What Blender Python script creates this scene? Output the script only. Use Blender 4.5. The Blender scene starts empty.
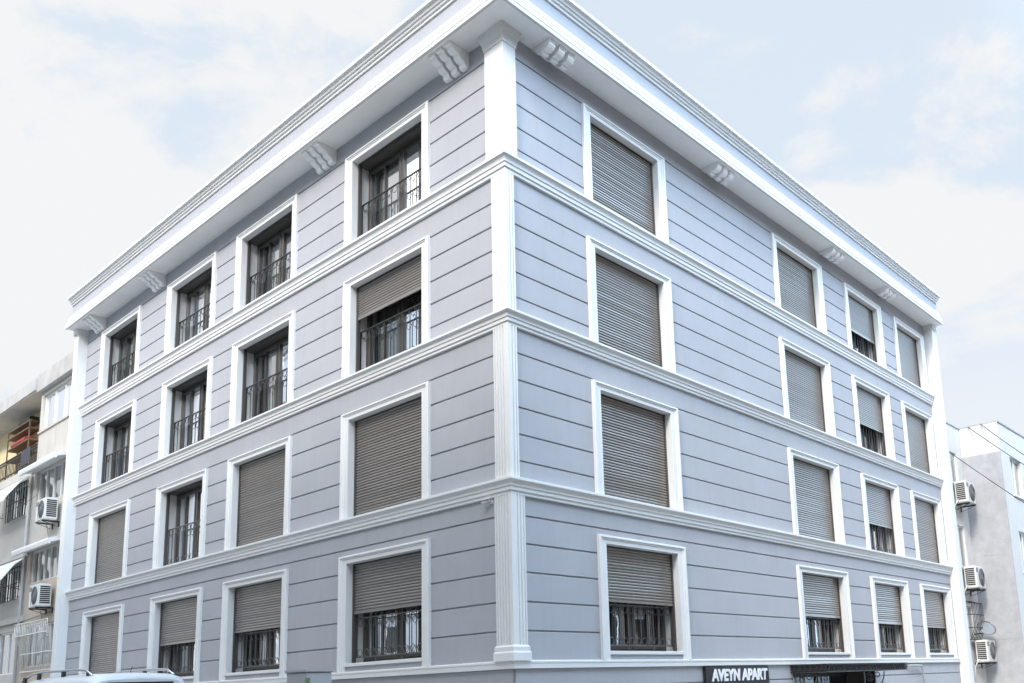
import bpy, bmesh, math, random
from mathutils import Vector, Matrix
random.seed(7)
C = bpy.context.scene
COL = C.collection
H2 = math.sqrt(0.5)
GZ = 0.22                                   # street level (m)

# ------------------------------------------------------------------ frames of the two street fronts
UL, NL = Vector((-H2, H2, 0)), Vector((-H2, -H2, 0))
UR, NR = Vector((H2, H2, 0)), Vector((H2, -H2, 0))
def W(face, s, o, z):
    u, n = (UL, NL) if face == 'L' else (UR, NR)
    return u * s + n * o + Vector((0, 0, z))

# ------------------------------------------------------------------ materials
MATS = {}
def mat(name, col, rough=0.6, metal=0.0, spec=0.5, var=0.0, vscale=3.0, bump=0.0, bscale=40.0, streak=0.0, grime=None):
    m = bpy.data.materials.new(name); m.use_nodes = True
    nt = m.node_tree; N = nt.nodes; L = nt.links
    b = N['Principled BSDF']
    b.inputs['Roughness'].default_value = rough; b.inputs['Metallic'].default_value = metal
    b.inputs['Specular IOR Level'].default_value = spec
    b.inputs['Base Color'].default_value = (*col, 1)
    tc = N.new('ShaderNodeTexCoord')
    last = None
    if var or streak:
        rgb = N.new('ShaderNodeRGB'); rgb.outputs[0].default_value = (*col, 1); last = rgb.outputs[0]
        if var:
            n = N.new('ShaderNodeTexNoise'); n.inputs['Scale'].default_value = vscale; n.inputs['Detail'].default_value = 6; n.inputs['Roughness'].default_value = .6
            L.new(tc.outputs['Object'], n.inputs['Vector'])
            mr = N.new('ShaderNodeMapRange'); mr.inputs['From Min'].default_value = .25; mr.inputs['From Max'].default_value = .75
            mr.inputs['To Min'].default_value = 1 - var; mr.inputs['To Max'].default_value = 1 + var
            L.new(n.outputs['Fac'], mr.inputs['Value'])
            h = N.new('ShaderNodeVectorMath'); h.operation = 'SCALE'
            L.new(last, h.inputs[0]); L.new(mr.outputs[0], h.inputs['Scale']); last = h.outputs[0]
        if streak:
            mp = N.new('ShaderNodeMapping'); mp.inputs['Scale'].default_value = (4.5, 4.5, .35)
            L.new(tc.outputs['Object'], mp.inputs['Vector'])
            n2 = N.new('ShaderNodeTexNoise'); n2.inputs['Scale'].default_value = 1.6; n2.inputs['Detail'].default_value = 5
            L.new(mp.outputs[0], n2.inputs['Vector'])
            cr = N.new('ShaderNodeMapRange'); cr.inputs['From Min'].default_value = .52; cr.inputs['From Max'].default_value = .78
            cr.inputs['To Min'].default_value = 0; cr.inputs['To Max'].default_value = streak
            L.new(n2.outputs['Fac'], cr.inputs['Value'])
            mx = N.new('ShaderNodeMix'); mx.data_type = 'RGBA'
            g = grime or (.16, .14, .12)
            L.new(cr.outputs[0], mx.inputs[0]); L.new(last, mx.inputs[6]); mx.inputs[7].default_value = (*g, 1)
            last = mx.outputs[2]
        L.new(last, b.inputs['Base Color'])
    if bump:
        n3 = N.new('ShaderNodeTexNoise'); n3.inputs['Scale'].default_value = bscale; n3.inputs['Detail'].default_value = 4
        L.new(tc.outputs['Object'], n3.inputs['Vector'])
        bp = N.new('ShaderNodeBump'); bp.inputs['Strength'].default_value = bump; bp.inputs['Distance'].default_value = .01
        L.new(n3.outputs['Fac'], bp.inputs['Height']); L.new(bp.outputs[0], b.inputs['Normal'])
    MATS[name] = m; return m
mat('wall_paint', (.40, .404, .432), .75, var=.06, vscale=.8, bump=.35, bscale=55, streak=.14, grime=(.25, .24, .23))
mat('white_trim', (.73, .728, .72), .6, var=.025, vscale=1.0, bump=.06, bscale=30)
mat('frieze_paint', (.41, .42, .455), .8, var=.04, vscale=1.5, bump=.2)
mat('cornice_white', (.64, .638, .63), .6, var=.03, vscale=1.0, bump=.06, bscale=30)  # same white as the trim, darkened against the strong light up there
mat('soffit_paint', (.90, .89, .875), .8, var=.04, vscale=1.5, bump=.2)
mat('shutter_metal', (.215, .186, .162), .36, .4, .8, var=.07, vscale=6)
_b = MATS['shutter_metal'].node_tree.nodes['Principled BSDF']; _b.inputs['Coat Weight'].default_value = .5; _b.inputs['Coat Roughness'].default_value = .22; _b.inputs['Coat IOR'].default_value = 2.0
mat('guide_metal', (.075, .068, .062), .45, .1, .5)
mat('sash_plastic', (.065, .058, .053), .35, 0, .5, var=.05)
mat('reveal_plaster', (.62, .61, .60), .8, var=.06, vscale=3, bump=.2)
mat('rail_iron', (.05, .048, .046), .35, .4, .5)
mat('dark_iron', (.03, .03, .032), .5, .3, .5, var=.2, vscale=9)
mat('rail_grey', (.14, .138, .135), .35, .3, .5)
mat('curtain', (.12, .115, .108), .9, var=.08, vscale=5)
mat('curtain_white', (.66, .64, .60), .9, var=.06, vscale=5)
mat('bracket_white', (.90, .89, .875), .6)  # trim white lightened to make up for dim light under the eaves
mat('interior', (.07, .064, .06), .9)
mat('left_concrete', (.44, .425, .41), .9, var=.14, vscale=2, bump=.5, bscale=20, streak=.4, grime=(.25, .23, .2))
mat('left_plaster', (.52, .44, .36), .9, var=.10, vscale=1.2, bump=.3, bscale=30, streak=.3, grime=(.36, .30, .24))
mat('left_cream', (.53, .50, .46), .85, var=.10, vscale=1.4, bump=.3, bscale=30, streak=.38, grime=(.4, .36, .3))
mat('yellow_plaster', (.72, .60, .36), .85, var=.05, bump=.2)
mat('right_beige', (.63, .62, .61), .85, var=.06, vscale=1.5, bump=.3, bscale=30, streak=.18, grime=(.4, .38, .35))
mat('right_grey', (.43, .435, .455), .95, var=.14, vscale=3, bump=.9, bscale=24, streak=.15, grime=(.22, .22, .23))
mat('white_plastic', (.74, .73, .70), .45, var=.03, streak=.06, grime=(.4, .36, .3))
mat('grey_plastic', (.22, .23, .24), .5)
mat('black_plastic', (.025, .025, .027), .45)
mat('sheet_white', (.78, .78, .77), .55, var=.05, streak=.1, grime=(.5, .47, .42))
mat('car_paint', (.56, .57, .59), .22, 0, .6)
mat('rubber', (.02, .02, .02), .8)
mat('chrome', (.55, .56, .58), .25, .9)
mat('red_plastic', (.45, .05, .03), .35)
mat('amber_plastic', (.6, .25, .03), .35)
mat('pale_road', (.22, .218, .215), .9, var=.2, vscale=1.5, bump=.8, bscale=60)  # unseen road, lightened to bounce light up to the soffit
mat('paving', (.42, .41, .395), .85, var=.12, vscale=2, bump=.4, bscale=30)  # lightened too, to throw light up to the soffit
mat('kerb_stone', (.36, .35, .34), .85, var=.1, bump=.4)
mat('line_paint', (.72, .72, .70), .7, var=.12, vscale=8)
mat('sign_black', (.012, .012, .014), .35)
mat('sign_white', (.80, .80, .84), .5)
mat('green_sticker', (.12, .17, .08), .5, var=.2, vscale=20)
mat('cabinet_grey', (.38, .385, .40), .5, .1, var=.05, streak=.12)
mat('roof_felt', (.25, .24, .23), .9, var=.1)
mat('opposite_cream', (.60, .56, .49), .85, var=.06, vscale=1, bump=.2, streak=.15, grime=(.4, .36, .3))
mat('opposite_pink', (.56, .52, .50), .85, var=.06, vscale=1, bump=.2, streak=.15, grime=(.4, .36, .3))
mat('dark_glass', (.02, .022, .025), .06, 0, .6)
mat('cloth_red', (.35, .06, .05), .9, var=.1)
mat('cloth_blue', (.06, .06, .075), .9, var=.1)
mat('wood_brown', (.16, .10, .06), .7, var=.15)
def glass():
    m = bpy.data.materials.new('window_glass'); m.use_nodes = True
    nt = m.node_tree; N = nt.nodes; L = nt.links; N.remove(N['Principled BSDF'])
    out = N['Material Output']; f = N.new('ShaderNodeFresnel'); f.inputs['IOR'].default_value = 1.6
    t = N.new('ShaderNodeBsdfTransparent'); t.inputs[0].default_value = (.82, .86, .85, 1)
    g = N.new('ShaderNodeBsdfGlossy'); g.inputs['Roughness'].default_value = .02; g.inputs[0].default_value = (.95, .97, 1, 1)
    tc = N.new('ShaderNodeTexCoord'); n = N.new('ShaderNodeTexNoise'); n.inputs['Scale'].default_value = 1.3
    bmp = N.new('ShaderNodeBump'); bmp.inputs['Strength'].default_value = .12; bmp.inputs['Distance'].default_value = .02
    L.new(tc.outputs['Object'], n.inputs['Vector']); L.new(n.outputs['Fac'], bmp.inputs['Height']); L.new(bmp.outputs[0], g.inputs['Normal'])
    a = N.new('ShaderNodeMath'); a.operation = 'MULTIPLY_ADD'; a.inputs[1].default_value = 1.9; a.inputs[2].default_value = .12; a.use_clamp = True
    x = N.new('ShaderNodeMixShader'); L.new(f.outputs[0], a.inputs[0]); L.new(a.outputs[0], x.inputs[0]); L.new(t.outputs[0], x.inputs[1]); L.new(g.outputs[0], x.inputs[2])
    L.new(x.outputs[0], out.inputs['Surface']); MATS['window_glass'] = m
glass()

# ------------------------------------------------------------------ mesh collector
class MB:
    def __init__(s): s.v = []; s.f = []; s.sm = []
    def poly(s, pts, smooth=False):
        i = len(s.v); s.v += [Vector(p) for p in pts]; s.f.append(list(range(i, i + len(pts)))); s.sm.append(smooth)
    def hexa(s, p):            # 8 corners: bottom ring 0-3, top ring 4-7
        i = len(s.v); s.v += [Vector(q) for q in p]
        for f in ((3, 2, 1, 0), (4, 5, 6, 7), (0, 1, 5, 4), (1, 2, 6, 5), (2, 3, 7, 6), (3, 0, 4, 7)):
            s.f.append([i + k for k in f]); s.sm.append(False)
    def box(s, lo, hi):
        (a, b, c), (d, e, f) = lo, hi
        s.hexa([(a, b, c), (d, b, c), (d, e, c), (a, e, c), (a, b, f), (d, b, f), (d, e, f), (a, e, f)])
    def fbox(s, face, s0, s1, o0, o1, z0, z1, ch=0.0, chv=0.0):    # box in facade coordinates, front edges chamfered
        p = lambda a, b, c: W(face, a, b, c)
        if not ch and not chv:
            s.hexa([p(s0, o0, z0), p(s1, o0, z0), p(s1, o1, z0), p(s0, o1, z0), p(s0, o0, z1), p(s1, o0, z1), p(s1, o1, z1), p(s0, o1, z1)]); return
        om = o1 - max(ch, chv)
        r = [[p(s0, o, z0), p(s1, o, z0), p(s1, o, z1), p(s0, o, z1)] for o in (o0, om)]
        r.append([p(s0 + chv, o1, z0 + ch), p(s1 - chv, o1, z0 + ch), p(s1 - chv, o1, z1 - ch), p(s0 + chv, o1, z1 - ch)])
        s.loft(r, cap=True)
    def loft(s, rings, cap=True, closed=True, smooth=False):
        i = len(s.v); n = len(rings[0])
        for r in rings: s.v += [Vector(q) for q in r]
        for k in range(len(rings) - 1):
            for j in range(n if closed else n - 1):
                a = i + k * n + j; b = i + k * n + (j + 1) % n
                s.f.append([a, b, b + n, a + n]); s.sm.append(smooth)
        if cap and closed:
            s.f.append([i + j for j in range(n)][::-1]); s.sm.append(False)
            s.f.append([i + (len(rings) - 1) * n + j for j in range(n)]); s.sm.append(False)
    def tube(s, pts, r, n=6, smooth=True):
        pts = [Vector(p) for p in pts]; rings = []
        for k, p in enumerate(pts):
            t = (pts[min(k + 1, len(pts) - 1)] - pts[max(k - 1, 0)]).normalized()
            a = t.cross(Vector((0, 0, 1)));
            if a.length < .05: a = t.cross(Vector((1, 0, 0)))
            a.normalize(); b = t.cross(a)
            rr = r[k] if isinstance(r, (list, tuple)) else r
            rings.append([p + (a * math.cos(2 * math.pi * j / n) + b * math.sin(2 * math.pi * j / n)) * rr for j in range(n)])
        s.loft(rings, True, True, smooth)
    def ring(s, c, ax1, ax2, R, r, n=10, a0=0.0, a1=2 * math.pi):
        pts = [Vector(c) + Vector(ax1) * R * math.cos(a0 + (a1 - a0) * k / n) + Vector(ax2) * R * math.sin(a0 + (a1 - a0) * k / n) for k in range(n + 1)]
        s.tube(pts, r, 4)
    def build(s, name, m, parent=None, base=None, recalc=True):
        """base = world point the coordinates are relative to (mesh given in world coords)"""
        me = bpy.data.meshes.new(name)
        off = Vector(base) if base is not None else Vector((0, 0, 0))
        me.from_pydata([tuple(q - off) for q in s.v], [], s.f); me.update()
        me.polygons.foreach_set('use_smooth', s.sm)
        if recalc:
            bm = bmesh.new(); bm.from_mesh(me); bmesh.ops.recalc_face_normals(bm, faces=bm.faces); bm.to_mesh(me); bm.free()
        me.materials.append(MATS[m])
        o = bpy.data.objects.new(name, me); COL.objects.link(o)
        if parent: o.parent = parent
        return o
def wpos(o):
    p = Vector((0, 0, 0))
    while o: p += o.location; o = o.parent
    return p
def part(mb, name, m, parent, origin=None):
    """child part from world coordinates; origin = where its pivot sits"""
    pw = wpos(parent)
    og = Vector(origin) if origin is not None else pw
    o = mb.build(name, m, parent, og); o.location = og - pw
    return o
def tag(o, label, cat, group=None):
    o['label'] = label; o['category'] = cat
    if group: o['group'] = group
    return o
def thing(name, label, cat, loc=(0, 0, 0), rz=0, group=None):
    o = bpy.data.objects.new(name, None); COL.objects.link(o); o.empty_display_size = .3
    o.location = loc; o.rotation_euler = (0, 0, rz)
    return tag(o, label, cat, group)
def copy_tree(o, parent=None):
    c = o.copy(); COL.objects.link(c)
    if parent: c.parent = parent
    for ch in list(o.children): copy_tree(ch, c)
    return c

# ================================================================== THE CORNER APARTMENT BUILDING
B = thing('apartment_building', 'four-storey grey-blue corner apartment building with white cornice, belts and roller shutters', 'building', (0, 0, GZ))
END = {'L': 20.2, 'R': 20.35}
FIN = {'L': (20.2, 20.52), 'R': (20.35, 20.75)}
COLS = {'L': [(2.17, 5.11), (7.13, 10.05), (11.17, 14.09), (15.93, 18.87)],
        'R': [(2.17, 4.93), (9.70, 12.48), (13.95, 16.54), (17.58, 20.12)]}
TOPS = [4.605, 7.645, 10.65, 13.60]
BELT = [(5.08, 5.36), (8.13, 8.40), (11.10, 11.42)]
SOF = 14.05
JW, HW = .24, .155                        # width of the moulding at the jambs and at the head
ZB = [2.44, 5.30, 8.33, 11.34]            # opening bottoms
GRO = [[.22, .80, 1.30, 1.80, 2.15], [2.26, 2.77, 3.26, 3.76, 4.25, 4.735, 5.10],
       [5.22, 5.70, 6.18, 6.67, 7.17, 7.67, 8.15], [8.26, 8.73, 9.21, 9.68, 10.155, 10.62, 11.12],
       [11.26, 11.70, 12.16, 12.64, 13.12, 13.62, SOF]]
DOOR = (9.15, 13.75, .22, 1.93)
def openings(face):
    r = []
    for (a, b) in COLS[face]:
        for k in range(4): r.append((a + JW, b - JW, ZB[k], TOPS[k] - HW))
    if face == 'R': r.append(DOOR)
    return r
# backing wall: the floor of the joints, with its openings; plus back walls and roof, one mesh
wall = MB()
for face in 'LR':
    ops = openings(face)
    ss = sorted({0.0, END[face]} | {x for o in ops for x in o[:2]}); zs = sorted({GZ, SOF + 1.0} | {x for o in ops for x in o[2:]})
    for i in range(len(ss) - 1):
        for j in range(len(zs) - 1):
            cs, cz = (ss[i] + ss[i + 1]) / 2, (zs[j] + zs[j + 1]) / 2
            if any(o[0] < cs < o[1] and o[2] < cz < o[3] for o in ops): continue
            a = ss[i] if ss[i] > 0 else .02
            wall.poly([W(face, a, -.03, zs[j]), W(face, ss[i + 1], -.03, zs[j]), W(face, ss[i + 1], -.03, zs[j + 1]), W(face, a, -.03, zs[j + 1])])
    # courses of render with open joints between them
    for row, gl in enumerate(GRO):
        for k in range(len(gl) - 1):
            z0, z1 = gl[k] + (.014 if not (row and k == 0) else 0), gl[k + 1] - .014
            if row == 4 and k == len(gl) - 2: z1 = SOF
            cuts = []
            if row:
                zt = TOPS[row - 1] - .03
                for (a, b) in COLS[face]:
                    if z0 < zt: cuts.append((a + .04, b - .04, zt))
            elif face == 'R':
                if z0 < DOOR[3] + .1: cuts.append((DOOR[0] - .0, DOOR[1] + .0, DOOR[3]))
            cur = 0.0
            for (a, b, zt) in cuts:
                wall.fbox(face, cur, a, -.03, 0, z0, z1, ch=.006)
                if z1 - zt > .04: wall.fbox(face, a, b, -.03, 0, zt, z1, ch=.006)
                cur = b
            wall.fbox(face, cur, END[face], -.03, 0, z0, z1, ch=.006)
# rear walls, gable returns
p = [W('L', END['L'] + .3, -.03, 0), W('L', END['L'] + .3, -11, 0), W('R', END['R'] + .3, -11, 0), W('R', END['R'] + .3, -.03, 0)]
for a, b in ((0, 1), (1, 2), (2, 3)):
    q = [p[a].copy(), p[b].copy(), p[b].copy(), p[a].copy()]
    for k in (0, 1): q[k].z = GZ
    for k in (2, 3): q[k].z = SOF + 1
    wall.poly(q)
part(wall, 'wall', 'wall_paint', B)
sl = MB()
for z in (GZ + .02, 2.2, 5.2, 8.2, 11.2, SOF + .02):
    q = [W('L', .1, -.1, z), p[0] + Vector((0, 0, z)), p[1] + Vector((0, 0, z)), p[2] + Vector((0, 0, z)), p[3] + Vector((0, 0, z))]
    q[1] = W('L', END['L'], -.1, z); q[4] = W('R', END['R'], -.1, z); q[0] = W('L', .1, -.1, z); sl.poly(q)
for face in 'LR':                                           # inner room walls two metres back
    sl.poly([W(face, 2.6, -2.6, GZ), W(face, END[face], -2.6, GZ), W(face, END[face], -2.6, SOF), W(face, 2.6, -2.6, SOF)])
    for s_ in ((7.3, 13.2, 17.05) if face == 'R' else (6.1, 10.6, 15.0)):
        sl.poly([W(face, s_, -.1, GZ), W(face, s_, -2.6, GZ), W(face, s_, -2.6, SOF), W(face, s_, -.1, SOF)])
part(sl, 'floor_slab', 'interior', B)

# mouldings swept round the corner (mitred): profile in (o, z)
def sweep(prof, mi, eL, eR, capL=True):
    rings = []
    rings.append([W('L', eL, o, z) for o, z in prof])
    rings.append([W('L', -o, o, z) for o, z in prof])
    rings.append([W('R', eR, o, z) for o, z in prof])
    mi.loft(rings, cap=True, closed=True)
def belt_prof(z0, z1):
    h = z1 - z0; f = lambda t: z0 + h * t
    return [(-.02, f(0)), (.045, f(0)), (.05, f(.02)), (.05, f(.20)), (.072, f(.22)), (.075, f(.24)), (.075, f(.46)), (.092, f(.48)), (.095, f(.50)),
            (.095, f(.58)), (.10, f(.66)), (.115, f(.75)), (.138, f(.82)), (.145, f(.835)), (.155, f(.84)), (.155, f(.985)), (.15, f(1)), (-.02, f(1.04))]
for z0, z1 in BELT:
    m_ = MB(); sweep(belt_prof(z0, z1), m_, END['L'] + .0, END['R'] + .0); part(m_, 'belt_course', 'white_trim', B)
m_ = MB(); sweep([(-.02, 2.14), (.05, 2.14), (.055, 2.145), (.055, 2.225), (.065, 2.235), (.065, 2.265), (.06, 2.27), (-.02, 2.285)], m_, END['L'], END['R']); part(m_, 'base_course', 'white_trim', B)
# cornice
EC = (20.52, 20.72)
def arc(p0, p1, bulge, n=5):
    (x0, y0), (x1, y1) = p0, p1; r = []
    for k in range(1, n):
        t = k / n; b = bulge * math.sin(math.pi * t)
        dx, dy = x1 - x0, y1 - y0; l = math.hypot(dx, dy)
        r.append((x0 + dx * t + dy / l * b, y0 + dy * t - dx / l * b))
    return r
low = [(.0, SOF + .012), (.545, SOF + .012), (.55, SOF - .005), (.60, SOF - .005), (.605, SOF), (.605, SOF + .075), (.60, SOF + .08), (.555, SOF + .082), (.555, SOF + .118), (.588, SOF + .12)]
low += arc((.588, SOF + .12), (.545, SOF + .265), .018) + [(.545, SOF + .265), (.505, SOF + .27), (.505, SOF + .31), (.525, SOF + .315), (.522, SOF + .39)]
low += [(.48, SOF + .395), (.48, SOF + .425), (.485, SOF + .43), (.48, SOF + .47), (.44, SOF + .475), (.44, SOF + .50), (.0, SOF + .505)]
m_ = MB(); sweep(low, m_, *EC); part(m_, 'cornice', 'cornice_white', B)
m_ = MB(); sweep([(0, SOF + .49), (.425, SOF + .49), (.425, SOF + .86), (0, SOF + .86)], m_, EC[0] - .02, EC[1] - .02); part(m_, 'frieze_band', 'frieze_paint', B)
up = [(0, SOF + .84), (.455, SOF + .84), (.46, SOF + .845), (.46, SOF + .905), (.49, SOF + .91), (.495, SOF + .915), (.50, SOF + .965), (.53, SOF + .97), (.54, SOF + 1.0), (.565, SOF + 1.035), (.595, SOF + 1.04), (.60, SOF + 1.045), (.60, SOF + 1.115), (.59, SOF + 1.12), (0, SOF + 1.14)]
m_ = MB(); sweep(up, m_, *EC); part(m_, 'parapet_moulding', 'cornice_white', B)
m_ = MB(); sweep([(.0, SOF), (.547, SOF), (.547, SOF + .014), (0, SOF + .014)], m_, EC[0] - .03, EC[1] - .03); part(m_, 'soffit', 'soffit_paint', B)
m_ = MB(); q = [W('L', -.5, .5, SOF + 1.12), W('L', EC[0], .5, SOF + 1.12), W('L', EC[0], -11, SOF + 1.12), W('R', EC[1], -11, SOF + 1.12), W('R', EC[1], .5, SOF + 1.12)]
m_.poly(q); part(m_, 'roof', 'roof_felt', B)
# end piers
for face in 'LR':
    a, b = FIN[face]; m_ = MB(); m_.fbox(face, a, b, -.05, .30, GZ, SOF - .006, chv=.01); part(m_, 'end_pier', 'white_trim', B, W(face, a, 0, GZ))
    m_ = MB(); m_.fbox(face, a - .04, b + .03, -.05, .34, SOF - .16, SOF - .008, chv=.01); part(m_, 'pier_capital', 'white_trim', B, W(face, a, 0, SOF))

# corner pilasters, in plan a thin angle of render wrapped round the corner, fluted
def pilaster(z0, z1, wl, wr, p=.055, flutes=True, name='corner_pilaster'):
    def run(w):                                    # from outer edge to the corner, in (s, o)
        pts = [(w, -.01), (w, p - .008), (w - .008, p)]
        if flutes:
            s_ = w - .032
            while s_ > .045:
                pts += [(s_, p), (s_ - .008, p - .024), (s_ - .026, p - .024), (s_ - .034, p)]
                s_ -= .070
        return pts
    plan = [('L', s_, o) for s_, o in run(wl)] + [('L', -p, p)] + [('R', s_, o) for s_, o in run(wr)][::-1]
    m = MB(); rings = [[W(f, s_, o, z) for f, s_, o in plan] for z in (z0, z1)]
    m.loft(rings, cap=False, closed=False)
    part(m, name, 'white_trim', B, W('L', 0, 0, z0))
def angle_block(z0, z1, wl, wr, p, name, grow=None):
    m = MB(); rings = []
    for z, q, dw in ((z0, p, 0), (z1, p if grow is None else grow, 0 if grow is None else grow - p)):
        rings.append([W('L', wl + dw, -.01, z), W('L', wl + dw, q, z), W('L', -q, q, z), W('R', wr + dw, q, z), W('R', wr + dw, -.01, z), W('L', -.0, -.01, z)])
    m.loft(rings, cap=True); return m
PIL = [(2.27, 5.085, .37, .28), (5.37, 8.135, .34, .17), (8.41, 11.105, .33, .17)]
for z0, z1, wl, wr in PIL:
    pilaster(z0, z1, wl, wr)
m_ = angle_block(2.27, 2.40, .40, .31, .10, ''); m_b = angle_block(2.40, 2.43, .40, .31, .10, '', .085)
m_c = angle_block(2.43, 2.50, .385, .295, .085, ''); m_d = angle_block(2.50, 2.53, .385, .295, .08, '', .06)
for x in (m_b, m_c, m_d):
    n0 = len(m_.v); m_.v += x.v; m_.f += [[i + n0 for i in f] for f in x.f]; m_.sm += x.sm
part(m_, 'pilaster_base', 'white_trim', B, W('L', 0, 0, 2.27))
pilaster(11.43, 13.80, .43, .25, .085, False)
m_ = angle_block(13.72, 13.78, .43, .25, .10, ''); 
for z0, z1, p0, p1 in ((13.78, 13.84, .105, .11), (13.84, 13.95, .11, .155), (13.95, SOF - .003, .165, .17)):
    x = angle_block(z0, z1, .43 + p0 - .085, .25 + p0 - .085, p0, '', p1)
    n0 = len(m_.v); m_.v += x.v; m_.f += [[i + n0 for i in f] for f in x.f]; m_.sm += x.sm
part(m_, 'pilaster_capital', 'white_trim', B, W('L', 0, 0, 13.7))

# console brackets under the soffit
BRP = [(0, SOF - .34), (.05, SOF - .35), (.10, SOF - .335), (.125, SOF - .29), (.13, SOF - .255), (.15, SOF - .25), (.185, SOF - .245), (.235, SOF - .21), (.265, SOF - .165),
       (.27, SOF - .14), (.29, SOF - .14), (.33, SOF - .145), (.39, SOF - .12), (.425, SOF - .085), (.43, SOF - .06), (.45, SOF - .065), (.485, SOF - .06), (.50, SOF - .03), (.50, SOF - .002), (0, SOF - .002)]
BRR = [(0, SOF - 0.027), (.06, SOF - 0.068), (.10, SOF - 0.074), (.14, SOF - 0.149), (.20, SOF - 0.203), (.26, SOF - 0.216), (.30, SOF - 0.203), (.305, SOF - 0.162), (.33, SOF - 0.169), (.38, SOF - 0.182), (.44, SOF - 0.162), (.48, SOF - 0.115), (.485, SOF - 0.068), (.50, SOF - 0.061), (.51, SOF - 0.003), (0, SOF - 0.003)]
for face, cs in (('L', (1.27, 5.87, 14.68, 19.02)), ('R', (1.12, 6.86, 12.80, 16.50))):
    for c in cs:
        for k in (-1, 0, 1):
            m_ = MB(); a = c + k * (.24 if face == 'L' else .265) - .085
            m_.loft([[W(face, a + d, o, z) for o, z in (BRP if face == 'L' else BRR)] for d in (0, .17)], cap=True)
            part(m_, 'console_bracket', 'bracket_white', B, W(face, a, 0, SOF))

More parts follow.
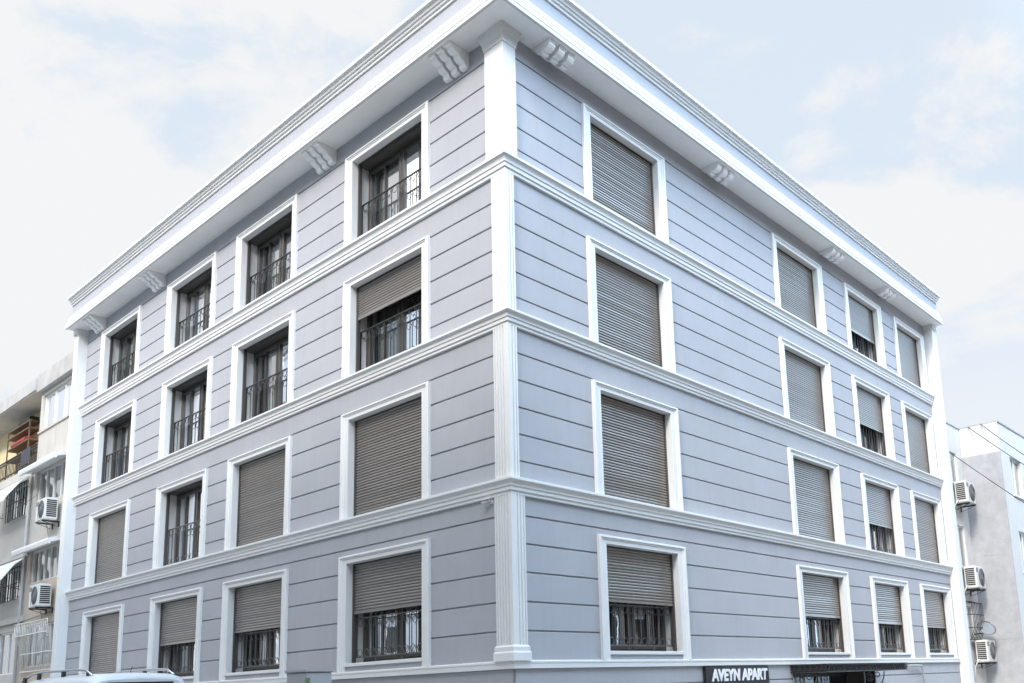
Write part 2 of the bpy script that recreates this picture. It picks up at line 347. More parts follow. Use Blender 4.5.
# ------------------------------------------------------------------ windows
# moulding profile: w = share of the width measured from the opening outwards, o = projection
PROF = [(0, -.13), (0, .028), (.03, .034), (.50, .034), (.53, .044), (.56, .05), (.70, .05), (.72, .064), (.75, .07), (.93, .07), (1.0, .06), (1.0, -.005)]
def make_window(face, s0, s1, row, state, seed):
    """state: share of the opening covered by the roller shutter (0 open .. 1 closed)"""
    rnd = random.Random(seed)
    a, b = s0 + JW, s1 - JW; zt = TOPS[row]; h = zt - HW; zb = ZB[row]
    zlow = 2.272 if row == 0 else BELT[row - 1][1] - .04
    og = W(face, (s0 + s1) / 2, 0, zlow)
    m = MB()
    rings = []
    for (s_, z_, ds, dz) in ((a, zlow, -JW, 0), (a, h, -JW, HW), (b, h, JW, HW), (b, zlow, JW, 0)):
        rings.append([W(face, s_ + ds * w, o, z_ + dz * w) for w, o in PROF])
    m.loft(rings, cap=False, closed=False)
    if row == 0:
        m.fbox(face, a - .02, b + .02, -.13, .045, zb - .065, zb, ch=.006)
    win = part(m, 'window', 'white_trim', B, og)
    def sub(mb, name, mt): return part(mb, name, mt, win, og)
    if row == 0:
        m = MB(); m.fbox(face, a, b, -.02, .012, 2.272, zb - .064); sub(m, 'apron', 'wall_paint')
    # side guides + shutter box
    m = MB(); m.fbox(face, a + .001, a + .045, -.20, -.125, zb, h); m.fbox(face, b - .045, b - .001, -.20, -.125, zb, h)
    m.fbox(face, a + .001, b - .001, -.42, -.165, h - .045, h - .001)
    m.fbox(face, a + .001, b - .001, -.165, -.13, h - .02, h - .001)
    sub(m, 'shutter_guide', 'guide_metal')
    # plastered reveal
    m = MB()
    for s_ in (a, b):
        m.poly([W(face, s_, -.125, zb), W(face, s_, -.6, zb), W(face, s_, -.6, h), W(face, s_, -.125, h)])
    m.poly([W(face, a, -.02, zb), W(face, b, -.02, zb), W(face, b, -.6, zb), W(face, a, -.6, zb)])
    m.poly([W(face, a, -.12, h), W(face, b, -.12, h), W(face, b, -.6, h), W(face, a, -.6, h)])
    sub(m, 'reveal', 'reveal_plaster')
    if state > 0:
        zend = zb if state == 1 else state
        m = MB(); pitch = .059; z = h - .02; off = -.148
        while z - pitch > zend + .03:
            j = rnd.uniform(-.0012, .0012); g = rnd.uniform(-.002, .002)
            prof = [(off - .024, z), (off + .000 + j, z - .002), (off + .005 + j + g, z - .011), (off + .007 + j + g, z - .023), (off + .0055 + j, z - .035), (off + .001 + j, z - .045), (off - .022, z - .048), (off - .024, z - pitch)]
            sag = rnd.uniform(-.0015, .0015)
            m.loft([[W(face, a + .03, o, zz) for o, zz in prof], [W(face, b - .03, o, zz + sag) for o, zz in prof]], cap=False, closed=False)
            z -= pitch
        m.fbox(face, a + .03, b - .03, -.166, -.138, zend + .004, z, ch=.004)
        sub(m, 'roller_shutter', 'shutter_metal')
    if state != 1:
        # dark sash frame with two leaves, glass, curtains, and the iron grille
        o0, o1 = -.46, -.40; m = MB(); hh = h - .05
        mid = (a + b) / 2; fw = .055
        m.fbox(face, a, a + fw, o0, o1, zb, hh, chv=.006); m.fbox(face, b - fw, b, o0, o1, zb, hh, chv=.006)
        m.fbox(face, a + fw, b - fw, o0, o1, hh - fw, hh, ch=.006); m.fbox(face, a + fw, b - fw, o0, o1, zb, zb + fw, ch=.006)
        m.fbox(face, mid - .03, mid + .03, o0, o1 + .004, zb + fw, hh - fw)
        lv = []
        for (x0, x1) in ((a + fw, mid - .03), (mid + .03, b - fw)):
            lw = .065; zz0, zz1 = zb + fw, hh - fw
            m.fbox(face, x0 + .004, x0 + lw, o0 + .01, o1 + .018, zz0 + .004, zz1 - .004, chv=.006); m.fbox(face, x1 - lw, x1 - .004, o0 + .01, o1 + .018, zz0 + .004, zz1 - .004, chv=.006)
            m.fbox(face, x0 + lw, x1 - lw, o0 + .01, o1 + .016, zz1 - lw, zz1 - .004, ch=.006); m.fbox(face, x0 + lw, x1 - lw, o0 + .01, o1 + .016, zz0 + .004, zz0 + lw, ch=.006)
            xm = (x0 + x1) / 2; m.fbox(face, xm - .012, xm + .012, o0 + .012, o1 + .01, zz0 + lw, zz1 - lw)
            lv.append((x0 + lw, x1 - lw, zz0 + lw, zz1 - lw))
        sub(m, 'sash_frame', 'sash_plastic')
        for (x0, x1, y0, y1) in lv:
            m = MB(); t = rnd.uniform(-.004, .004)
            m.poly([W(face, x0 - .01, -.428, y0 - .01), W(face, x1 + .01, -.428 + t, y0 - .01), W(face, x1 + .01, -.428 + t * 1.6, y1 + .01), W(face, x0 - .01, -.428 + t * .4, y1 + .01)])
            sub(m, 'pane', 'window_glass')
        m = MB(); gap = rnd.uniform(.05, .3); gc = mid + rnd.uniform(-.25, .25)
        for (x0, x1) in ((a - .1, gc - gap), (gc + gap, b + .1)):
            n = max(8, int((x1 - x0) / .035)); r0, r1 = [], []; ph = rnd.uniform(0, 6)
            for k in range(n + 1):
                s_ = x0 + (x1 - x0) * k / n; o = -.66 + .028 * math.sin(ph + k * 1.15 + .8 * math.sin(k * .37))
                r0.append(W(face, s_, o * 1.01, zb + .03)); r1.append(W(face, s_, o, hh + .02))
            m.loft([r0, r1], cap=False, closed=False, smooth=True)
        sub(m, 'curtain', 'curtain_white' if row > 1 else 'curtain')
        m = MB(); oc = -.235; P = lambda s_, z_, o=oc: W(face, s_, o, z_)
        def bar(s_, z0, z1, r=.0065): m.fbox(face, s_ - r, s_ + r, oc - r, oc + r, z0, z1)
        nb = 12; ga, gb = a + .07, b - .02; dx = (gb - ga) / (nb - 1)
        if row == 0:
            top = 3.60; lowr = 2.56; ztr = 3.34
        else:
            top = [0, 6.46, 9.50, 12.48][row]; lowr = zb + .17; ztr = top - .17
        for zr in ((top, lowr) if row else (top, lowr, ztr)):
            m.fbox(face, a + .01, b - .003, oc - .015, oc + .015, zr - .010, zr + .010)
        for k in range(nb):
            s_ = ga + dx * k
            bar(s_, lowr - (0 if k % 4 else .16), top, .0068 if k not in (0, nb - 1) else .012)
        u = (UL if face == 'L' else UR); zv = Vector((0, 0, 1))
        for k in range(nb - 1):
            sm = ga + dx * (k + .5)
            R = dx * .36
            m.ring(P(sm, lowr + .012 + R), u, zv, R, .0075, 8)
            if row:
                m.ring(P(sm, top - .014 - R), u, zv, R, .0075, 8)
            else:
                m.ring(P(sm, ztr - .014 - R), u, zv, R, .0075, 8)
            if k % 2 == 0 and row:                                # small S scroll
                m.ring(P(sm - R * .5, top - .03 - 2.3 * R), u, zv, R * .5, .006, 6, 0, 4.6)
        sub(m, 'railing' if row else 'window_grille', 'rail_iron' if row > 1 else 'rail_grey')
    return win
# shutter states, storey by storey from the bottom; a number is the height of its lower edge
STATE = {'L': [[3.42, 3.37, 3.30, 1], [1, 1, 0, 1], [9.74, 0, 0, 0], [0, 0, 0, 0]],
         'R': [[3.37, 3.35, 3.28, 3.26], [1, 1, 6.24, 1], [1, 1, 9.31, 1], [1, 1, 12.29, 1]]}
for face in 'LR':
    for row in range(4):
        for c, (a, b) in enumerate(COLS[face]):
            make_window(face, a, b, row, STATE[face][row][c], hash((ord(face), row, c)) % 9999)

# entrance: dark recessed double door, scrolled iron canopy, bent drain pipe
D0, D1, D2, D3 = DOOR
m_ = MB()
for s_ in (D0, D1): m_.poly([W('R', s_, 0, D2), W('R', s_, -.7, D2), W('R', s_, -.7, D3), W('R', s_, 0, D3)])
m_.poly([W('R', D0, 0, D3), W('R', D1, 0, D3), W('R', D1, -.7, D3), W('R', D0, -.7, D3)])
m_.fbox('R', D0, D0 + .08, -.66, -.58, D2, D3); m_.fbox('R', D1 - .08, D1, -.66, -.58, D2, D3); m_.fbox('R', (D0 + D1) / 2 - .05, (D0 + D1) / 2 + .05, -.66, -.58, D2, D3)
m_.fbox('R', D0 + .08, D1 - .08, -.66, -.58, D3 - .1, D3)
dr = part(m_, 'entrance_door', 'dark_iron', B, W('R', D0, 0, D2))
m_ = MB(); m_.poly([W('R', D0, -.62, D2), W('R', D1, -.62, D2), W('R', D1, -.62, D3), W('R', D0, -.62, D3)]); part(m_, 'door_glass', 'dark_glass', dr, W('R', D0, 0, D2))
m_ = MB(); c0, c1, co, cz0, cz1 = 9.03, 13.72, .95, 1.93, 2.125
for z in (cz0 + .012, cz1 - .012):
    m_.fbox('R', c0, c1, co - .025, co, z - .012, z + .012); m_.fbox('R', c0, c0 + .025, .0, co - .025, z - .012, z + .012); m_.fbox('R', c1 - .025, c1, .0, co - .025, z - .012, z + .012)
m_.fbox('R', c0 + .03, c1 - .03, .01, co - .05, cz1 - .03, cz1 - .015)
m_.fbox('R', c0 + .025, c1 - .025, co - .05, co - .035, cz0 + .01, cz1 - .01); m_.fbox('R', c0 + .03, c0 + .04, .01, co - .05, cz0 + .01, cz1 - .03)
k = 0; s_ = c0 + .1
zc = (cz0 + cz1) / 2
while s_ < c1 - .05:
    m_.ring(W('R', s_, co - .012, zc), UR, Vector((0, 0, 1)), .062, .011, 8)
    m_.ring(W('R', s_ + .075, co - .012, zc + .03 * (-1) ** k), UR, Vector((0, 0, 1)), .035, .010, 6, 0, 4.7)
    if k % 5 == 0: m_.fbox('R', s_ + .07, s_ + .085, co - .02, co - .005, cz0, cz1)
    s_ += .145; k += 1
o_ = .08
while o_ < co:
    m_.ring(W('R', c0 + .012, o_, zc), NR, Vector((0, 0, 1)), .06, .011, 8); m_.ring(W('R', c1 - .012, o_, zc), NR, Vector((0, 0, 1)), .06, .011, 8); o_ += .145
cn_ = part(m_, 'entrance_canopy', 'dark_iron', B, W('R', c0, 0, cz0))
for s_ in (c0 + .16, c1 - .75):
    m_ = MB()
    m_.fbox('R', s_, s_ + .03, .005, .04, 1.25, cz0)
    m_.ring(W('R', s_ + .015, .05, cz0 - .02), NR, Vector((0, 0, -1)), .55, .016, 12, 0, math.pi / 2)
    m_.ring(W('R', s_ + .015, .17, cz0 - .16), NR, Vector((0, 0, -1)), .11, .012, 12)
    m_.ring(W('R', s_ + .015, .17, cz0 - .16), NR, Vector((0, 0, -1)), .055, .012, 9)
    m_.ring(W('R', s_ + .015, .40, cz0 - .10), NR, Vector((0, 0, -1)), .07, .012, 10)
    m_.ring(W('R', s_ + .3, .04, cz0 - .15), UR, Vector((0, 0, -1)), .12, .014, 12); m_.ring(W('R', s_ + .3, .04, cz0 - .15), UR, Vector((0, 0, -1)), .06, .014, 9)
    part(m_, 'canopy_bracket', 'rail_grey', cn_, W('R', s_, 0, cz0))
m_ = MB(); m_.tube([W('R', 15.9, .10, 2.06), W('R', 16.6, .10, 2.055), W('R', 16.85, .10, 2.05), W('R', 16.92, .10, 1.98), W('R', 16.92, .10, .3)], .03, 8); part(m_, 'drain_pipe', 'cabinet_grey', B, W('R', 16.9, 0, 2))

# sign board with its lettering
S = thing('shop_sign', 'black sign board with white letters AVEYN APART below the white base course', 'sign', W('R', 5.47, .01, 1.30), math.atan2(UR.y, UR.x))
def local_box(lo, hi, name, mt, parent, ch=0):
    m = MB(); m.box(lo, hi); o = m.build(name, mt, parent)
    if ch:
        bm = bmesh.new(); bm.from_mesh(o.data); bmesh.ops.bevel(bm, geom=bm.edges[:], offset=ch, segments=2, affect='EDGES'); bm.to_mesh(o.data); bm.free()
    return o
local_box((-.10, -.07, 0), (2.44, 0, .825), 'board', 'sign_black', S, .008)
def text_mesh(body, size, name, mt, parent, loc, ext=.008, xs=1.0, off=.0, shear=0.0):
    cu = bpy.data.curves.new(name, 'FONT'); cu.body = body; cu.size = size; cu.extrude = ext; cu.offset = off; cu.shear = shear
    to = bpy.data.objects.new(name + '_curve', cu); COL.objects.link(to)
    dg = bpy.context.evaluated_depsgraph_get(); me = bpy.data.meshes.new_from_object(to.evaluated_get(dg))
    bpy.data.objects.remove(to); me.transform(Matrix.Rotation(math.pi / 2, 4, 'X') @ Matrix.Diagonal((xs, 1, 1, 1)))
    me.materials.clear(); me.materials.append(MATS[mt])
    o = bpy.data.objects.new(name, me); COL.objects.link(o); o.parent = parent; o.location = loc
    return o, max(v.co.x for v in me.vertices)
o_, wd = text_mesh('AVEYN APART', .335, 'lettering', 'sign_white', S, (.12, -.078, .525), xs=.8, off=.014, shear=.12)
sc = 2.24 / wd
o_.data.transform(Matrix.Diagonal((sc, 1, 1, 1)))

# surveillance camera under the lowest belt
Sc = thing('security_camera', 'small white security camera bracketed to the wall beneath the lowest belt beside the corner pilaster', 'camera', W('L', .50, 0, 4.96), math.atan2(UL.y, UL.x))
m_ = MB(); m_.box((-.05, .0, -.05), (.05, .03, .05)); m_.tube([(0, .02, 0), (0, .10, -.01), (0, .14, 0)], .016, 8); m_.build('mount', 'white_plastic', Sc)
m_ = MB(); m_.tube([(-.02, .15, .02), (.10, .17, .0), (.24, .20, -.03)], .037, 10); m_.box((-.04, .10, .045), (.26, .24, .055)); m_.build('housing', 'white_plastic', Sc)
m_ = MB(); m_.tube([(.235, .20, -.03), (.25, .203, -.033)], .028, 10); m_.build('lens', 'black_plastic', Sc)
Sc.location = W('L', .46, 0, 5.02); Sc.scale = (.62, .62, .62)

# ================================================================== LEFT NEIGHBOUR
NLB = thing('apartment_building', 'older beige apartment building with weathered concrete eaves left of the white end pier', 'building', W('L', 21, 0, GZ))
s0, s1, sE = 20.75, 24.35, 34.0
RT = 13.58
m_ = MB()
m_.fbox('L', s0, s1, -10, 0, GZ, 2.9)                                 # ground floor under the bay
# bay front, storey by storey, with real openings (ribbons between windows)
def ribbon(mb, face, a, b, z0, z1, ops, o0, o1):
    ss = sorted({a, b} | {x for o in ops for x in o[:2]}); zs = sorted({z0, z1} | {x for o in ops for x in o[2:]})
    for i in range(len(ss) - 1):
        for j in range(len(zs) - 1):
            cs, cz = (ss[i] + ss[i + 1]) / 2, (zs[j] + zs[j + 1]) / 2
            if any(o[0] < cs < o[1] and o[2] < cz < o[3] for o in ops): continue
            mb.poly([W(face, ss[i], o1, zs[j]), W(face, ss[i + 1], o1, zs[j]), W(face, ss[i + 1], o1, zs[j + 1]), W(face, ss[i], o1, zs[j + 1])])
    for o in ops:
        c = [(o[0], o[2]), (o[1], o[2]), (o[1], o[3]), (o[0], o[3])]
        for k in range(4):
            (p0, q0), (p1, q1) = c[k], c[(k + 1) % 4]
            mb.poly([W(face, p0, o1, q0), W(face, p1, o1, q1), W(face, p1, o0, q1), W(face, p0, o0, q0)])
BW = [(21.25, 24.15, 3.15, 4.55), (21.25, 24.20, 6.0, 7.15), (21.25, 24.15, 8.72, 9.98), (21.25, 24.15, 11.47, 12.80)]
m_ = MB()
ribbon(m_, 'L', s0, s1, GZ, 7.3, BW[:2], -.25, 0)
m_.poly([W('L', s0, 0, GZ), W('L', s0, -10, GZ), W('L', s0, -10, 12.9), W('L', s0, 0, 12.9)])
part(m_, 'wall', 'left_plaster', NLB)
m_ = MB(); ribbon(m_, 'L', s0, s1, 7.3, 12.92, BW[2:], -.25, 0)
m_.poly([W('L', s1, 0, GZ), W('L', s1, -1.5, GZ), W('L', s1, -1.5, 12.9), W('L', s1, 0, 12.9)])
m_.fbox('L', 22.6, 22.64, .0, .012, 10.1, 11.40); m_.fbox('L', s0, s1, -.3, .05, 11.40, 11.468)
part(m_, 'upper_wall', 'left_cream', NLB)
m_ = MB(); m_.poly([W('L', s1, -.72, 9.98), W('L', sE, -.72, 9.98), W('L', sE, -.72, 12.98), W('L', s1, -.72, 12.98)]); part(m_, 'balcony_wall', 'yellow_plaster', NLB)
m_ = MB(); LW = [(25.15, 27.05, 3.0, 4.5), (25.1, 27.3, 5.6, 6.75), (25.1, 27.2, 8.60, 9.85), (28.2, 30.3, 8.6, 9.85), (28.2, 30.3, 5.6, 6.75)]
ribbon(m_, 'L', s1 + .001, sE, GZ, 10.0, LW, -.3, -.02)
m_.fbox('L', s1 + .05, sE, -1.5, .02, 10.02, 10.34, ch=.01); m_.fbox('L', s1, sE, -.1, .06, 7.05, 7.25, ch=.01); m_.fbox('L', s1, sE, -.1, .06, 4.75, 4.95, ch=.01)
part(m_, 'lower_wall', 'left_cream', NLB)
m_ = MB(); m_.fbox('L', s0, s1 + .02, -10, .16, 12.93, RT, ch=.015); m_.fbox('L', s1 + .02, sE, -10, .22, 13.02, RT - .1, ch=.015); part(m_, 'roof', 'left_concrete', NLB)
m_ = MB(); m_.fbox('L', s1 + .03, sE, -.71, .18, 12.99, 13.016); part(m_, 'balcony_ceiling', 'left_cream', NLB)
m_ = MB()
m_.poly([W('L', s0, -.7, GZ), W('L', s1 - .02, -.7, GZ), W('L', s1 - .02, -.7, 12.9), W('L', s0, -.7, 12.9)]); m_.poly([W('L', s1, -.8, GZ), W('L', sE, -.8, GZ), W('L', sE, -.8, 10.0), W('L', s1, -.8, 10.0)]); part(m_, 'room_wall', 'interior', NLB)
for (a, b, z0, z1), posts in [(BW[0], 4), (BW[1], 5), (BW[2], 4), (BW[3], 3)] + [(q, 2) for q in LW]:
    m_ = MB(); f = .06
    m_.fbox('L', a, b, -.16, -.08, z1 - f, z1); m_.fbox('L', a, b, -.16, -.08, z0, z0 + f)
    for k in range(posts + 1):
        x = a + (b - a - f) * k / posts; m_.fbox('L', x, x + f, -.16, -.075, z0 + f, z1 - f, chv=.005)
    w_ = part(m_, 'window', 'white_plastic', NLB, W('L', a, 0, z0))
    m_ = MB(); m_.poly([W('L', a, -.12, z0), W('L', b, -.12, z0), W('L', b, -.12, z1), W('L', a, -.12, z1)]); part(m_, 'pane', 'window_glass', w_, W('L', a, 0, z0))
    m_ = MB(); r0, r1 = [], []; n = int((b - a) / .05)
    for k in range(n + 1):
        x = a + (b - a) * k / n; o = -.3 + .03 * math.sin(k * 1.3)
        r0.append(W('L', x, o, z0)); r1.append(W('L', x, o, z1))
    g = int(n * random.uniform(.3, .75)); m_.loft([r0[:g], r1[:g]], cap=False, closed=False, smooth=True)
    g2 = min(n - 2, g + int(n * .18)); m_.loft([r0[g2:], r1[g2:]], cap=False, closed=False, smooth=True)
    part(m_, 'curtain', 'curtain_white', w_, W('L', a, 0, z0))
# projecting hoods over the bay windows
for z in (9.86, 7.02):
    m_ = MB(); a, b = 20.95, 24.45
    m_.loft([[W('L', x, 0, z + .30), W('L', x, .50, z + .14), W('L', x, .52, z + .08), W('L', x, .50, z - .04), W('L', x, .44, z - .05), W('L', x, .42, z + .02), W('L', x, 0, z + .14)] for x in (a, b)], cap=True)
    part(m_, 'window_hood', 'sheet_white', NLB, W('L', a, 0, z))
# grille of the lowest bay window, leaning outwards at the top
m_ = MB(); a, b, z0, z1 = 21.1, 24.2, 3.0, 4.6
for k in range(20):
    x = a + (b - a) * k / 19; m_.tube([W('L', x, .06, z0), W('L', x, .10, z0 + .85), W('L', x, .30, z0 + 1.2), W('L', x, .30, z1)], .012, 4)
for z, o in ((z0 + .02, .06), (z0 + .6, .09), (z0 + 1.2, .30), (z1, .30)): m_.fbox('L', a, b, o - .015, o + .015, z - .015, z + .015)
part(m_, 'window_grille', 'white_plastic', NLB, W('L', a, 0, z0))
for (a, b, z0, z1) in (LW[2], LW[3], LW[1]):
    m_ = MB()
    for k in range(9): x = a + (b - a) * k / 8; m_.fbox('L', x - .01, x + .01, .03, .05, z0, z1)
    for z in (z0, (z0 + z1) / 2, z1): m_.fbox('L', a, b, .03, .05, z - .012, z + .012)
    part(m_, 'window_bars', 'dark_iron', NLB, W('L', a, 0, z0))
m_ = MB(); a, b = s1 + .1, sE
for k in range(60): x = a + .16 * k; m_.fbox('L', x - .011, x + .011, .0, .022, 10.34, 11.05)
for z in (11.06, 10.95, 10.45): m_.fbox('L', a, b, -.01, .03, z - .015, z + .015)
part(m_, 'balcony_railing', 'dark_iron', NLB, W('L', a, 0, 10.3))
m_ = MB(); m_.tube([W('L', 24.62, .07, 9.95), W('L', 24.62, .07, GZ)], .05, 8); part(m_, 'drain_pipe', 'left_concrete', NLB, W('L', 24.6, 0, 1))
# awnings with their side arms
AW = [(24.6, 27.7, 10.0, 8.95), (24.6, 27.8, 7.02, 5.95)]
lab = ['white tilted awning shading the upper barred window of the beige building', 'white tilted awning shading the window one floor above the ground floor']
for (a, b, z1, z0), lb in zip(AW, lab):
    t = thing('window_awning', lb, 'awning', W('L', a, 0, z1), 0, 'awnings on the beige building')
    m_ = MB(); r = []
    for j in range(9):
        x = a + (b - a) * j / 8; sg = .012 * math.sin(j * 2.1)
        r.append([W('L', x, .03, z1), W('L', x, .40, z1 - .32 + sg), W('L', x, .80, z0 + .12 + sg), W('L', x, .82, z0), W('L', x, .81, z0), W('L', x, .78, z0 + .11 + sg), W('L', x, .38, z1 - .34 + sg), W('L', x, .03, z1 - .02)])
    m_.loft(r, cap=True); part(m_, 'awning_sheet', 'sheet_white', t)
    m_ = MB()
    for x in (a + .03, b - .03): m_.tube([W('L', x, .0, z0 - .1), W('L', x, .8, z0 + .08)], .014, 5)
    part(m_, 'support_arm', 'rail_iron', t)
# things on the balcony
t = thing('storage_rack', 'brown storage rack piled with red and dark folded things on the top balcony', 'rack', W('L', 27.7, -.5, 10.34))
m_ = MB()
for x in (26.5, 28.95):
    for o in (-.68, -.33): m_.fbox('L', x, x + .05, o, o + .04, 10.34, 12.5)
for z in (11.3, 11.75, 12.2, 12.48): m_.fbox('L', 26.5, 29.0, -.68, -.29, z, z + .05)
part(m_, 'shelf', 'wood_brown', t)
m_ = MB(); m_.fbox('L', 27.0, 28.6, -.62, -.30, 11.81, 12.0, ch=.05); part(m_, 'folded_cloth', 'cloth_red', t)
m_ = MB(); m_.fbox('L', 26.6, 27.9, -.62, -.30, 12.535, 12.7, ch=.05); part(m_, 'blanket', 'black_plastic', t)
t = tag(MB.build((lambda m: (m.loft([[W('L', x, .05 + .02 * math.sin(i * 1.7), z) for i, x in enumerate([24.95 + .09 * q for q in range(12)])] for z in (10.5, 10.8, 11.09)], cap=False, closed=False, smooth=True), m)[1])(MB()), 'hanging_laundry', 'cloth_blue'), 'dark blue laundry hung over the black balcony railing', 'laundry')

# ================================================================== RIGHT NEIGHBOUR
NRB = thing('apartment_building', 'pale beige building with a rough grey side wall right of the corner building', 'building', W('R', 22, 0, GZ))
a0, a1, pf, RZ = 20.85, 22.93, 1.37, 10.72
SW = [(21.25, 22.3, 8.5, 9.68), (21.25, 22.3, 5.45, 6.95), (21.25, 22.3, 2.9, 4.1)]
m_ = MB(); ribbon(m_, 'R', a0, a1, GZ, RZ, SW, -.2, 0)
FW = [(23.95, 25.3, 8.15, 9.6), (23.95, 25.3, 5.3, 6.8), (23.95, 25.3, 2.4, 3.85), (28.4, 30, 8.2, 9.55), (28.4, 30, 5.3, 6.75)]
ribbon(m_, 'R', a1, 34, GZ, RZ, FW, pf - .2, pf)
m_.poly([W('R', a0, 0, GZ), W('R', a0, -10, GZ), W('R', a0, -10, RZ), W('R', a0, 0, RZ)])
m_.poly([W('R', a1, 0, 9.62), W('R', a1, pf, 9.62), W('R', a1, pf, RZ), W('R', a1, 0, RZ)])
part(m_, 'wall', 'right_beige', NRB)
m_ = MB(); m_.fbox('R', a1 - .012, a1 + .1, 0.002, pf - .004, GZ, 9.62); m_.fbox('R', a1 - .02, a1, .0, pf + .01, 5.9, 5.93); m_.fbox('R', a1 - .02, a1, .0, pf + .01, 2.9, 2.93); part(m_, 'side_wall', 'right_grey', NRB)
m_ = MB(); m_.fbox('R', a0, a1, -10, .03, RZ, RZ + .06); m_.fbox('R', a1, 34, -10, pf + .03, RZ + .001, RZ + .061)
m_.poly([W('R', a0, -.7, GZ), W('R', a1, -.7, GZ), W('R', a1, -.7, RZ), W('R', a0, -.7, RZ)]); m_.poly([W('R', a1, .6, GZ), W('R', 34, .6, GZ), W('R', 34, .6, RZ), W('R', a1, .6, RZ)])
part(m_, 'roof', 'right_grey', NRB)
for ops, oo in ((SW, .06), (FW, pf)):
    for (a, b, z0, z1) in ops:
        m_ = MB(); f = .055
        m_.fbox('R', a, b, oo - .16, oo - .1, z1 - f, z1); m_.fbox('R', a, b, oo - .16, oo - .1, z0, z0 + f)
        for x in (a, (a + b - f) / 2, b - f): m_.fbox('R', x, x + f, oo - .16, oo - .095, z0 + f, z1 - f)
        m_.fbox('R', a - .05, b + .05, oo - .02, oo + .05, z0 - .06, z0 - .001)
        w_ = part(m_, 'window', 'white_plastic', NRB, W('R', a, oo, z0))
        m_ = MB(); m_.poly([W('R', a, oo - .13, z0), W('R', b, oo - .13, z0), W('R', b, oo - .13, z1), W('R', a, oo - .13, z1)]); part(m_, 'pane', 'window_glass', w_, W('R', a, oo, z0))
# iron cage on the low strip window
m_ = MB()
for k in range(8):
    x = 21.3 + .15 * k; m_.tube([W('R', x, 0, 4.25), W('R', x, .3, 4.15), W('R', x, .32, 3.3), W('R', x, .15, 2.9), W('R', x, 0, 2.85)], .012, 4)
for z, o in ((4.15, .3), (3.75, .32), (3.3, .32), (2.9, .15)): m_.fbox('R', 21.3, 22.36, o - .012, o + .012, z - .012, z + .012); m_.fbox('R', 21.3, 21.32, 0, o, z - .012, z + .012)
part(m_, 'window_cage', 'dark_iron', NRB, W('R', 21.3, 0, 3))
t = thing('satellite_dish', 'grey satellite dish on the narrow wall above the lowest air conditioner', 'dish', W('R', 22.1, .3, 3.2))
m_ = MB(); c = W('R', 22.15, .42, 3.25); ax = (NR * .5 + Vector((0, 0, .55)) - UR * .5).normalized(); e1 = ax.cross(Vector((0, 0, 1))).normalized(); e2 = ax.cross(e1)
m_.loft([[c + ax * (.09 * r * r / .16 * 1.0) + (e1 * math.cos(q * math.pi / 10) + e2 * math.sin(q * math.pi / 10)) * r for q in range(20)] for r in (.02, .1, .2, .27, .31, .315, .25, .12)], cap=True, smooth=True)
part(m_, 'reflector', 'grey_plastic', t)
m_ = MB(); m_.tube([W('R', 22.15, 0, 3.1), W('R', 22.15, .3, 3.12), c], .02, 6); m_.tube([c - e2 * .3 + ax * .08, c + ax * .36], .01, 5); part(m_, 'arm', 'dark_iron', t)

# ------------------------------------------------------------------ air conditioners
def make_ac(label):
    t = thing('air_conditioner', label, 'air conditioner', (0, 0, 0), 0, 'outdoor air conditioning units on the neighbouring walls')
    w, d, h = .86, .34, .62                                    # local: x along the wall, y away from it, z up
    o = local_box((0, .10, 0), (w, .10 + d, h), 'casing', 'white_plastic', t, .02)
    y = .10 + d + .003
    m = MB(); cx, cz, R = .34, .31, .245
    m.loft([[(cx + r * math.cos(k * math.pi / 12), yy, cz + r * math.sin(k * math.pi / 12)) for k in range(24)] for r, yy in ((R, y - .002), (R, y + .006), (R - .012, y + .007))], cap=True)
    m.build('fan_opening', 'black_plastic', t)
    m = MB()
    for r in (.06, .10, .14, .18, .215, .25): m.ring((cx, y + .016, cz), (1, 0, 0), (0, 0, 1), r, .0045, 20)
    for k in range(8): an = k * math.pi / 8; m.tube([(cx - .25 * math.cos(an), y + .014, cz - .25 * math.sin(an)), (cx + .25 * math.cos(an), y + .014, cz + .25 * math.sin(an))], .004, 4)
    m.tube([(cx, y + .005, cz), (cx, y + .025, cz)], .045, 12)
    m.build('fan_guard', 'grey_plastic', t)
    for xx in (-.004, w + .004):
        m = MB()
        for k in range(9): z = .08 + k * .055; m.box((xx - .004, .14, z), (xx + .004, .40, z + .034))
        m.build('side_louvre', 'sign_black', t)
    m = MB(); m.box((.62, y - .002, .05), (.64, y + .003, .57)); m.box((.66, y - .002, .44), (.82, y + .004, .56)); m.build('panel_seam', 'grey_plastic', t)
    for x in (.12, .70):
        m = MB(); m.box((x, 0, -.05), (x + .035, .46, -.012)); m.box((x, 0, -.17), (x + .035, .03, -.05)); m.hexa([(x, .03, -.17), (x + .03, .03, -.17), (x + .03, .06, -.17), (x, .06, -.17), (x, .40, -.05), (x + .03, .40, -.05), (x + .03, .44, -.05), (x, .44, -.05)]); m.build('wall_bracket', 'dark_iron', t)
    m = MB(); m.tube([(w - .05, .2, .1), (w + .06, .17, .06), (w + .1, .08, -.1), (w + .1, .02, -.5)], .018, 6); m.build('pipe', 'white_plastic', t)
    return t
ac0 = make_ac('white air conditioner, upper of the two beside the bay windows of the beige left building')
ACS = [('L', 21.50, 7.86, 1.0, None), ('L', 21.50, 5.02, 1.0, 'white air conditioner, lower of the two beside the bay windows of the beige left building'),
       ('R', 21.42, 7.70, 1.06, 'white air conditioner, highest of the three beside the rough grey side wall'),
       ('R', 21.42, 4.66, 1.06, 'white air conditioner, middle of the three beside the rough grey side wall'),
       ('R', 21.75, 2.12, 1.04, 'white air conditioner, lowest of the three beside the rough grey side wall, under the dish')]
